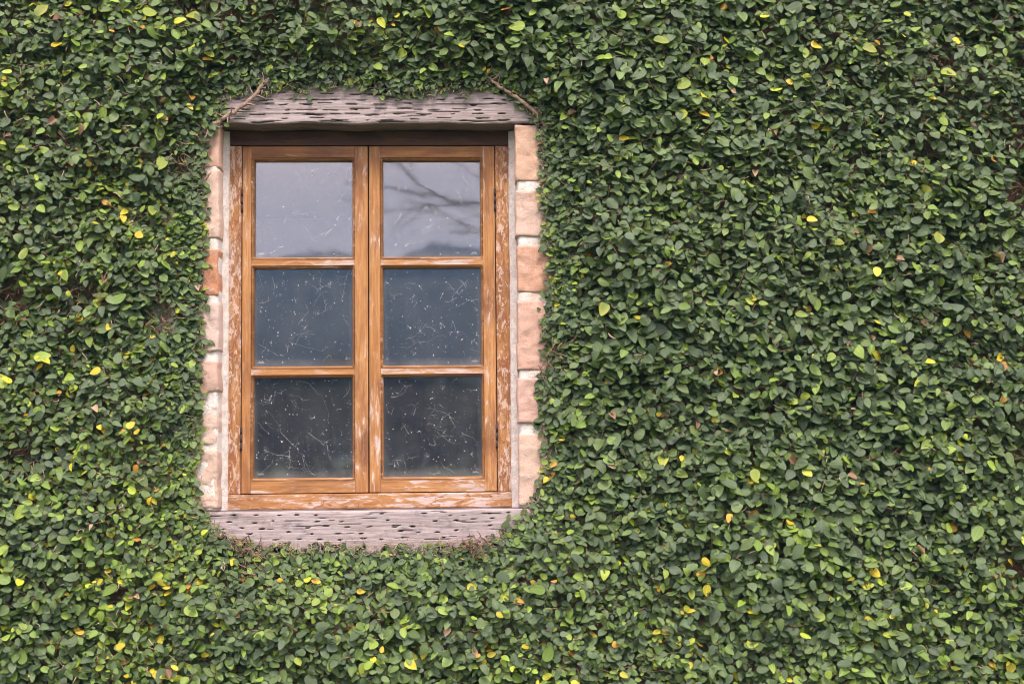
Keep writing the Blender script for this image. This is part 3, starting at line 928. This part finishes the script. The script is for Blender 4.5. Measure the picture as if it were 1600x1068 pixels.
def leaf_mesh(name, pts, colours):
    n = len(pts)
    nf = len(LEAF_F)
    V = pts.reshape(-1, 3).astype(np.float32)
    F = (LEAF_F[None] + (np.arange(n) * 17)[:, None, None]).reshape(-1).astype(np.int32)
    me = bpy.data.meshes.new(name)
    me.vertices.add(len(V)); me.vertices.foreach_set('co', V.ravel())
    me.loops.add(len(F)); me.loops.foreach_set('vertex_index', F)
    np_ = n * nf
    me.polygons.add(np_)
    me.polygons.foreach_set('loop_start', np.arange(np_, dtype=np.int32) * 3)
    me.polygons.foreach_set('use_smooth', np.ones(np_, dtype=bool))
    ca = me.attributes.new('Col', 'FLOAT_COLOR', 'POINT')
    ca.data.foreach_set('color', colours.astype(np.float32).ravel())
    uv = me.uv_layers.new(name='UVMap')
    uv.data.foreach_set('uv', np.tile(LEAF_UV[LEAF_F.ravel()], (n, 1)).astype(np.float32).ravel())
    me.materials.append(M_LEAF)
    me.update(calc_edges=True)
    me.validate()
    return me

def frames(axis, normal):
    nrm = unit(normal)
    a = unit(axis - nrm * (axis * nrm).sum(-1, keepdims=True))
    b = np.cross(a, nrm)
    return b, a, nrm

def build_fig():
    fig = bpy.data.objects.new("climbing_fig", None)
    COL.objects.link(fig)
    fig.location = (0.3, -0.03, 0.0)
    tag(fig, "dense creeping fig with small green and yellow leaves covering the whole wall", "climbing plant")
    XA, XB, ZA, ZB = -2.15, 2.25, 0.55, 3.15

    # ---- leafy shoots: each carries leaves left and right along a short arching twig
    CX0, CX1, CZ0, CZ1 = -1.62, 1.68, 0.84, 2.88                        # close-set leaves; looser and larger beyond
    step = 0.0202
    gx, gz = np.meshgrid(np.arange(CX0, CX1, step), np.arange(CZ0, CZ1, step))
    sx = (gx + rng.uniform(-0.6, 0.6, gx.shape) * step).ravel()
    sz = (gz + rng.uniform(-0.6, 0.6, gz.shape) * step).ravel()
    step = 0.034
    gx, gz = np.meshgrid(np.arange(XA, XB, step), np.arange(ZA, ZB, step))
    qx = (gx + rng.uniform(-0.6, 0.6, gx.shape) * step).ravel()
    qz = (gz + rng.uniform(-0.6, 0.6, gz.shape) * step).ravel()
    far = (qx < CX0) | (qx > CX1) | (qz < CZ0) | (qz > CZ1)
    sx, sz = np.concatenate([sx, qx[far]]), np.concatenate([sz, qz[far]])
    s = edge_distance(sx, sz)
    keep = (s > 0.004) & (rng.random(len(sx)) > thinness(sx, sz))
    sx, sz, s = sx[keep], sz[keep], s[keep]
    n = len(sx)
    dep = mat_depth(sx, sz, s)
    ang = rng.normal(math.pi / 2, 1.25, n)                               # heading in the wall plane, mostly upward
    out = rng.uniform(0.25, 0.95, n)
    head = unit(np.stack([np.cos(ang), -out, np.sin(ang)], -1))
    length = rng.uniform(0.036, 0.070, n) * (0.55 + 0.45 * np.clip(s / 0.08, 0, 1))
    tipdepth = dep * rng.uniform(0.55, 1.08, n)
    start = np.stack([sx, -tipdepth + head[:, 1] * -length * 0.75, sz], -1) - head * [[1, 0, 1]] * (length * 0.5)[:, None]
    start[:, 1] = np.minimum(start[:, 1], 0.004)
    size = 0.0222 + 0.0085 * Grid2D(8, 0.30)(sx, sz)
    size = size * np.where((sx < CX0) | (sx > CX1) | (sz < CZ0) | (sz > CZ1), 1.5, 1.0)
    size *= np.where(sx < -0.35, 0.90, 1.0) * (0.62 + 0.38 * np.clip(s / 0.11, 0, 1))

    P, Lx, Nx, Sz = [], [], [], []
    twigs = Tubes(3)
    K = 6
    side0 = rng.integers(0, 2, n) * 2 - 1
    sag = rng.uniform(0.0, 0.35, n)
    lead = np.cross(head, np.array([[0.0, -1.0, 0.0]]))
    lead = unit(lead + 1e-6)
    knots = []
    for k in range(K):
        t = (k + 0.4) / K
        p = start + head * (length * t)[:, None] * [[1, 1, 1]]
        p[:, 2] -= sag * length * t * t
        knots.append(p)
        side = side0 * (1 if k % 2 else -1)
        ax = head * rng.uniform(0.25, 0.8, (n, 1)) + lead * side[:, None] * rng.uniform(0.7, 1.1, (n, 1)) + rng.normal(0, 0.30, (n, 3))
        ax[:, 2] -= rng.uniform(0.10, 0.65, n)
        nm = np.stack([rng.normal(0, 0.34, n), -rng.uniform(0.55, 1.1, n), rng.uniform(0.15, 1.05, n)], -1) + rng.normal(0, 0.15, (n, 3))
        P.append(p); Lx.append(ax); Nx.append(nm)
        Sz.append(size * rng.uniform(0.45, 1.22, n) * (1.08 - 0.42 * max(0, t - 0.5) * 2 * rng.random(n)))
    P, Lx, Nx, Sz = (np.concatenate(q) for q in (P, Lx, Nx, Sz))
    knots = np.stack(knots, 1)
    sd = edge_distance(P[:, 0], P[:, 2])
    ok = (sd > 0.002) & (rng.random(len(P)) > 0.10 + thinness(P[:, 0], P[:, 2]) * 0.75)
    left_ = np.clip((0.0 - sx) / 1.1, 0, 1) + 0.9 * np.clip((1.5 - sz) / 0.4, 0, 1)
    old = rng.random(n) < (0.026 + 0.105 * left_) * (0.25 + 2.2 * np.clip(WARM(sx, sz) - 0.4, 0, 1))
    aged = np.tile(old, K)[ok]
    P, Lx, Nx, Sz, sd = P[ok], Lx[ok], Nx[ok], Sz[ok], sd[ok]
    P[:, 1] = np.minimum(P[:, 1], -0.006)
    # ---- a thinner under-layer close to the wall
    m = 14000
    ux, uz = rng.uniform(CX0, CX1, m), rng.uniform(CZ0, CZ1, m)
    us = edge_distance(ux, uz)
    k = (us > 0.012) & (rng.random(m) > thinness(ux, uz))
    ux, uz, us = ux[k], uz[k], us[k]
    m = len(ux)
    P2 = np.stack([ux, -mat_depth(ux, uz, us) * rng.uniform(0.25, 0.6, m), uz], -1)
    a2 = rng.uniform(0, 6.283, m)
    L2 = np.stack([np.cos(a2), np.zeros(m), np.sin(a2) - 0.4], -1)
    N2 = np.stack([rng.normal(0, 0.3, m), -np.ones(m), rng.uniform(0, 0.8, m)], -1)
    P = np.concatenate([P, P2]); Lx = np.concatenate([Lx, L2]); Nx = np.concatenate([Nx, N2])
    Sz = np.concatenate([Sz, 0.026 * rng.uniform(0.6, 1.2, m)]); sd = np.concatenate([sd, us])
    # ---- small leaves creeping up to the trimmed rim
    m = 60000
    ux, uz = rng.uniform(-0.86, 0.16, m), rng.uniform(1.27, 2.56, m)
    us = edge_distance(ux, uz)
    k = (us < 0.065) & (rng.random(m) < np.where(us > 0.003, 0.30, np.where(us > -0.012, 0.014, 0.0)))
    ux, uz, us = ux[k], uz[k], us[k]
    m = len(ux)
    P2 = np.stack([ux, -rng.uniform(0.014, 0.022, m) - us * rng.uniform(0.05, 0.4, m), uz], -1)
    a2 = rng.uniform(0, 6.283, m)
    L2 = np.stack([np.cos(a2), -0.3 * np.ones(m), np.sin(a2) - 0.3], -1)
    N2 = np.stack([rng.normal(0, 0.35, m), -np.ones(m), rng.uniform(0, 0.9, m)], -1)
    P = np.concatenate([P, P2]); Lx = np.concatenate([Lx, L2]); Nx = np.concatenate([Nx, N2])
    Sz = np.concatenate([Sz, rng.uniform(0.012, 0.024, m)]); sd = np.concatenate([sd, us])
    n = len(P)
    aged = np.concatenate([aged, np.zeros(n - len(aged), bool)])
    base, tip, dry = leaf_colours(P[:, 0], P[:, 2], rng, aged)
    L = Sz
    W = L * rng.uniform(0.27, 0.43, n)
    fold = np.where(dry, rng.uniform(0.6, 1.4, n), rng.normal(0.20, 0.22, n))
    droop = rng.normal(0.12, 0.20, n)
    pts = leaf_points(L, W, fold, droop, rng.normal(-0.10, 0.22, n), rng.normal(0, 0.12, n), rng.normal(0, 0.10, n))
    b, a, nm = frames(Lx, Nx)
    petiole = rng.uniform(0.10, 0.30, n) * L
    W3 = P[:, None, :] + a[:, None, :] * petiole[:, None, None] + b[:, None, :] * pts[..., 0:1] + a[:, None, :] * pts[..., 1:2] + nm[:, None, :] * pts[..., 2:3]
    # leaves whose blade would lie across the window stay off it, and none dips into the masonry
    cd = edge_distance(W3[:, 9, 0], W3[:, 9, 2])
    ok = (cd > -0.006) | ((sd < 0.003) & (cd > -0.026))
    W3[..., 1] = np.minimum(W3[..., 1], -0.002)
    near = cd < 0.06
    W3[near, :, 1] = np.minimum(W3[near, :, 1], -0.0155)
    on_beam = (np.abs(W3[:, 9, 0] + 0.35) < 0.55) & ((np.abs(W3[:, 9, 2] - 2.46) < 0.08) | (np.abs(W3[:, 9, 2] - 1.38) < 0.06))
    W3[on_beam, :, 1] = np.minimum(W3[on_beam, :, 1], -0.020)
    vc = vertex_colours(base, tip)
    me = leaf_mesh("foliage", W3[ok], vc[ok])
    link("foliage", me, fig)["kind"] = "stuff"
    print("leaves in the mass:", int(ok.sum()))

    # ---- the 300 largest leaves, each a part of its own
    variants = []
    vr = np.random.default_rng(77)
    kinds = [GREENS] * 22 + [LIGHT] * 9 + [YELLOW] * 13
    for i, pal in enumerate(kinds):
        bc = pal[vr.integers(0, len(pal))][None] * vr.uniform(0.85, 1.15)
        tc = bc * vr.uniform(0.85, 1.3)
        if pal is YELLOW and vr.random() < 0.5:
            tc = LIGHT[vr.integers(0, 3)][None] * 1.1
        if pal is LIGHT and vr.random() < 0.4:
            tc = YELLOW[vr.integers(0, 3)][None] * 0.8
        one = np.ones(1)
        pt = leaf_points(one, one * vr.uniform(0.30, 0.38), one * vr.normal(0.20, 0.14), one * vr.normal(0.12, 0.15), one * vr.normal(-0.08, 0.18), one * vr.normal(0, 0.1), one * vr.normal(0, 0.07))
        variants.append((leaf_mesh("leaf", pt, vertex_colours(bc, tc)), pal))
    greens = [v for v in variants if v[1] is GREENS]
    lights = [v for v in variants if v[1] is LIGHT]
    warm = [v for v in variants if v[1] is YELLOW or v[1] is ORANGE]
    placed = []
    tries = 0
    pr = random.Random(5)
    while len(placed) < 300 and tries < 40000:
        tries += 1
        x, z = pr.uniform(-1.24, 1.26), pr.uniform(1.02, 2.71)
        dd = float(edge_distance([x], [z])[0])
        if dd < 0.025 or any((x - q[0]) ** 2 + (z - q[1]) ** 2 < 0.062 ** 2 for q in placed):
            continue
        placed.append((x, z, dd))
        bright = 0.02 + 1.0 * max(0.0, float(WARM([x], [z])[0]) - 0.5) * (0.25 + (0.5 if x < -0.3 else 0) + (0.5 if z < 1.4 else 0))
        q = pr.random()
        me, pal = pr.choice(warm) if q < bright else (pr.choice(lights) if q < bright + 0.22 else pr.choice(greens))
        L_ = pr.uniform(0.032, 0.043) * (0.70 if dd < 0.09 else 1.0) * (0.72 if pal is YELLOW or pal is ORANGE else 1.0)
        d_ = float(mat_depth(np.array([x]), np.array([z]), np.array([dd]))[0])
        aa = pr.uniform(0, 6.283)
        ax = np.array([[math.cos(aa), 0.0, math.sin(aa) - 0.55]])
        nn = np.array([[pr.gauss(0, 0.28), -pr.uniform(0.6, 1.1), pr.uniform(0.1, 0.85)]])
        b_, a_, n_ = (v[0] for v in frames(ax, nn))
        o = bpy.data.objects.new("leaf", me)
        COL.objects.link(o)
        o.parent = fig
        R = Matrix(((b_[0], a_[0], n_[0]), (b_[1], a_[1], n_[1]), (b_[2], a_[2], n_[2]))).to_4x4()
        ctr = Vector((x, -d_ - 0.004, z)) - Vector(a_) * (L_ * 0.5)
        o.matrix_local = Matrix.Translation(ctr - fig.location) @ R @ Matrix.Scale(L_, 4)

    # ---- twigs of the shoots
    pick = rng.random(len(knots)) < 0.75
    pick &= edge_distance(knots[:, -1, 0], knots[:, -1, 2]) > 0
    for kn, st in zip(knots[pick], start[pick]):
        line = [Vector(st)] + [Vector(q) for q in kn[::2]]
        twigs.add(line, random.uniform(0.0010, 0.0018), 0.0006)
    # bare woody spurs where the leaves are thin
    for (x, z, r, k_) in THIN:
        for _ in range(int(55 * r / 0.05)):
            px, pz = random.gauss(x, r * 0.75), random.gauss(z, r * 0.75)
            if float(edge_distance([px], [pz])[0]) < -0.004:
                continue
            p = Vector((px, -random.uniform(0.008, 0.05), pz))
            d = Vector((random.gauss(0, 0.5), -random.uniform(0.0, 0.5), random.uniform(-0.3, 1.0))).normalized()
            q = [p]
            for _ in range(4):
                d = (d + Vector((random.gauss(0, .3), random.gauss(0, .2), random.gauss(0, .3)))).normalized()
                q.append(q[-1] + d * random.uniform(0.006, 0.013))
            twigs.add(q, random.uniform(0.0012, 0.0024), 0.0008, 0.2)
    link("twigs", twigs.mesh("twigs", M_TWIG), fig)["kind"] = "stuff"
    # dead bleached bits caught among the leaves, mostly left of the window and in the thin places
    dead = Tubes(4)
    spots = []
    for _ in range(420):
        x = random.uniform(-1.3, 1.35) if random.random() < 0.55 else random.uniform(-1.3, -0.78)
        spots.append((x, random.uniform(0.98, 2.75), 0.95))
    for (x, z, r, k_) in THIN:
        spots += [(random.gauss(x, r * 0.6), random.gauss(z, r * 0.6), random.uniform(0.4, 0.9)) for _ in range(12)]
    sp = np.array(spots)
    se = edge_distance(sp[:, 0], sp[:, 1])
    sdp = mat_depth(sp[:, 0], sp[:, 1], se)
    for (x, z, f), e_, d_ in zip(spots, se, sdp):
        if e_ < 0.015:
            continue
        p = Vector((x, -d_ * f, z))
        d = Vector((random.gauss(0, 0.7), random.gauss(-0.1, 0.3), random.gauss(0, 0.8))).normalized()
        line = [p]
        for _ in range(3):
            d = (d + Vector((random.gauss(0, .35), random.gauss(0, .2), random.gauss(0, .35)))).normalized()
            line.append(line[-1] + d * random.uniform(0.004, 0.010))
        dead.add(line, random.uniform(0.0009, 0.0022), 0.0008, 0.3)
    link("dead_bits", dead.mesh("dead_bits", M_DRY), fig)["kind"] = "stuff"

    # ---- dry rootlets along the trimmed rim round the window
    roots = Tubes(3)
    nE = len(EDGE)
    for i in range(nE):
        a, b_ = Vector(EDGE[i]), Vector(EDGE[(i + 1) % nE])
        ln = (b_ - a).length
        low = a.y < 1.40
        top = a.y > 2.42
        dens = 750 if low else (300 if top else 420)
        for _ in range(int(ln * dens)):
            q = a.lerp(b_, random.random())
            nrm = Vector((q.x + 0.35, q.y - 1.9))
            w = random.gauss(0.008, 0.010)
            nrm.normalize()
            q = q + nrm * w
            yy = -random.uniform(0.019, 0.034) if (low or top) else -random.uniform(0.015, 0.026)
            p = Vector((q.x, yy, q.y))
            d = Vector((random.gauss(0, 1), random.gauss(-0.25, 0.35), random.gauss(0.1, 1))).normalized()
            line = [p]
            for _ in range(3):
                d = (d + Vector((random.gauss(0, .4), random.gauss(0, .25), random.gauss(0, .4)))).normalized()
                nx_ = line[-1] + d * random.uniform(0.003, 0.007)
                nx_.y = min(nx_.y, -0.003)
                line.append(nx_)
            roots.add(line, random.uniform(0.0005, 0.0011), 0.0004)
    link("rootlets", roots.mesh("rootlets", M_DRY), fig)["kind"] = "stuff"

    # ---- woody stems: two across the lintel's corners, the rest under the leaves
    def stem(pts, r0, r1, spurs=0):
        tb = Tubes(8)
        P_ = [Vector(p) for p in pts]
        fine = []
        for i in range(len(P_) - 1):
            for k in range(6):
                q = P_[i].lerp(P_[i + 1], k / 6)
                fine.append(q + Vector((random.gauss(0, .0012), random.gauss(0, .0008), random.gauss(0, .0012))))
        fine.append(P_[-1])
        tb.add(fine, r0, r1, 0.14)
        for _ in range(spurs):
            q = random.choice(fine[3:-3])
            d = Vector((random.gauss(0, 1), -0.4, random.gauss(0, 1))).normalized()
            l = [q]
            for _ in range(4):
                d = (d + Vector((random.gauss(0, .3), random.gauss(0, .2), random.gauss(0, .3)))).normalized()
                l.append(l[-1] + d * random.uniform(0.005, 0.011))
            tb.add(l, r1 * 0.4, r1 * 0.15)
        link("stem", tb.mesh("stem", M_STEM), fig)
    stem([(-0.575, -0.020, 2.57), (-0.600, -0.026, 2.515), (-0.615, -0.030, 2.495), (-0.642, -0.030, 2.463), (-0.678, -0.028, 2.434), (-0.710, -0.026, 2.413), (-0.734, -0.024, 2.398), (-0.760, -0.022, 2.386), (-0.80, -0.014, 2.35), (-0.83, -0.012, 2.2)], 0.0048, 0.0060, 16)
    stem([(-0.075, -0.020, 2.56), (-0.060, -0.028, 2.520), (-0.043, -0.032, 2.502), (-0.012, -0.032, 2.479), (0.024, -0.030, 2.456), (0.056, -0.030, 2.430), (0.084, -0.022, 2.401), (0.108, -0.012, 2.372), (0.14, -0.010, 2.2)], 0.0040, 0.0052, 14)
    for x, lean in ((-1.15, 0.1), (-0.98, -0.08), (-0.86, 0.03), (0.16, 0.05), (0.34, -0.1), (0.55, 0.15), (0.78, 0.0), (0.98, -0.12), (1.2, 0.08)):
        pts = []
        xx = x
        for k in range(9):
            pts.append((xx, -0.014 - 0.006 * random.random(), 0.0 + 0.36 * k))
            xx += lean * 0.36 + random.gauss(0, 0.02)
            if -0.90 < xx < 0.22:
                xx = -0.86 if xx < -0.3 else 0.16
        stem(pts, 0.012, 0.005, 14)
    return fig

# ------------------------------------------------------------------ tree in front of the wall, seen mirrored in the panes
def build_tree():
    t = bpy.data.objects.new("bare_tree", None)
    COL.objects.link(t)
    t.location = (1.75, -14.2, 0)
    tag(t, "nearly leafless tree mirrored in the upper right pane of the window", "tree")
    r = random.Random(3)
    trunk = Tubes(10)
    tp = [(1.75, -14.2, -0.1), (1.72, -14.2, 1.2), (1.62, -14.25, 2.4), (1.48, -14.3, 3.5), (1.40, -14.3, 4.4), (1.45, -14.3, 5.5), (1.55, -14.2, 6.8)]
    trunk.add(tp, 0.20, 0.07)
    link("trunk", trunk.mesh("trunk", M_BARK), t)
    def limb(p, d, length, rr, depth, tb):
        pts = [p]
        n = 6
        for k in range(n):
            d = (d + Vector((r.gauss(0, .10), r.gauss(0, .10), r.gauss(0, .10)))).normalized()
            pts.append(pts[-1] + d * length / n)
            if depth < 3 and k >= 1 and r.random() < 0.62:
                sd = (d + Vector((r.gauss(0, .55), r.gauss(0, .5), r.gauss(0.1, .5)))).normalized()
                limb(pts[-1], sd, length * r.uniform(0.35, 0.6), rr * 0.45, depth + 1, tb)
        tb.add(pts, rr, rr * 0.35)
    for p, d, ln, rr in (((1.40, -14.3, 4.45), (-1, 0.0, 0.30), 2.1, 0.045), ((1.42, -14.3, 4.7), (-0.85, 0.1, 0.65), 2.2, 0.04), ((1.45, -14.3, 5.4), (-0.9, -0.1, 0.25), 2.0, 0.035), ((1.45, -14.3, 4.3), (-1, -0.1, -0.02), 1.7, 0.03),
                         ((1.5, -14.3, 5.2), (0.8, 0.2, 0.5), 2.4, 0.05), ((1.5, -14.2, 6.0), (0.5, -0.4, 0.8), 2.2, 0.04)):
        tb = Tubes(6)
        limb(Vector(p), Vector(d).normalized(), ln, rr, 0, tb)
        link("branch", tb.mesh("branch", M_BARK), t)

build_ground_and_hills()
build_treeline()
build_haze()
build_wall()
build_room()
build_beams()
build_window()
build_fig()
build_tree()
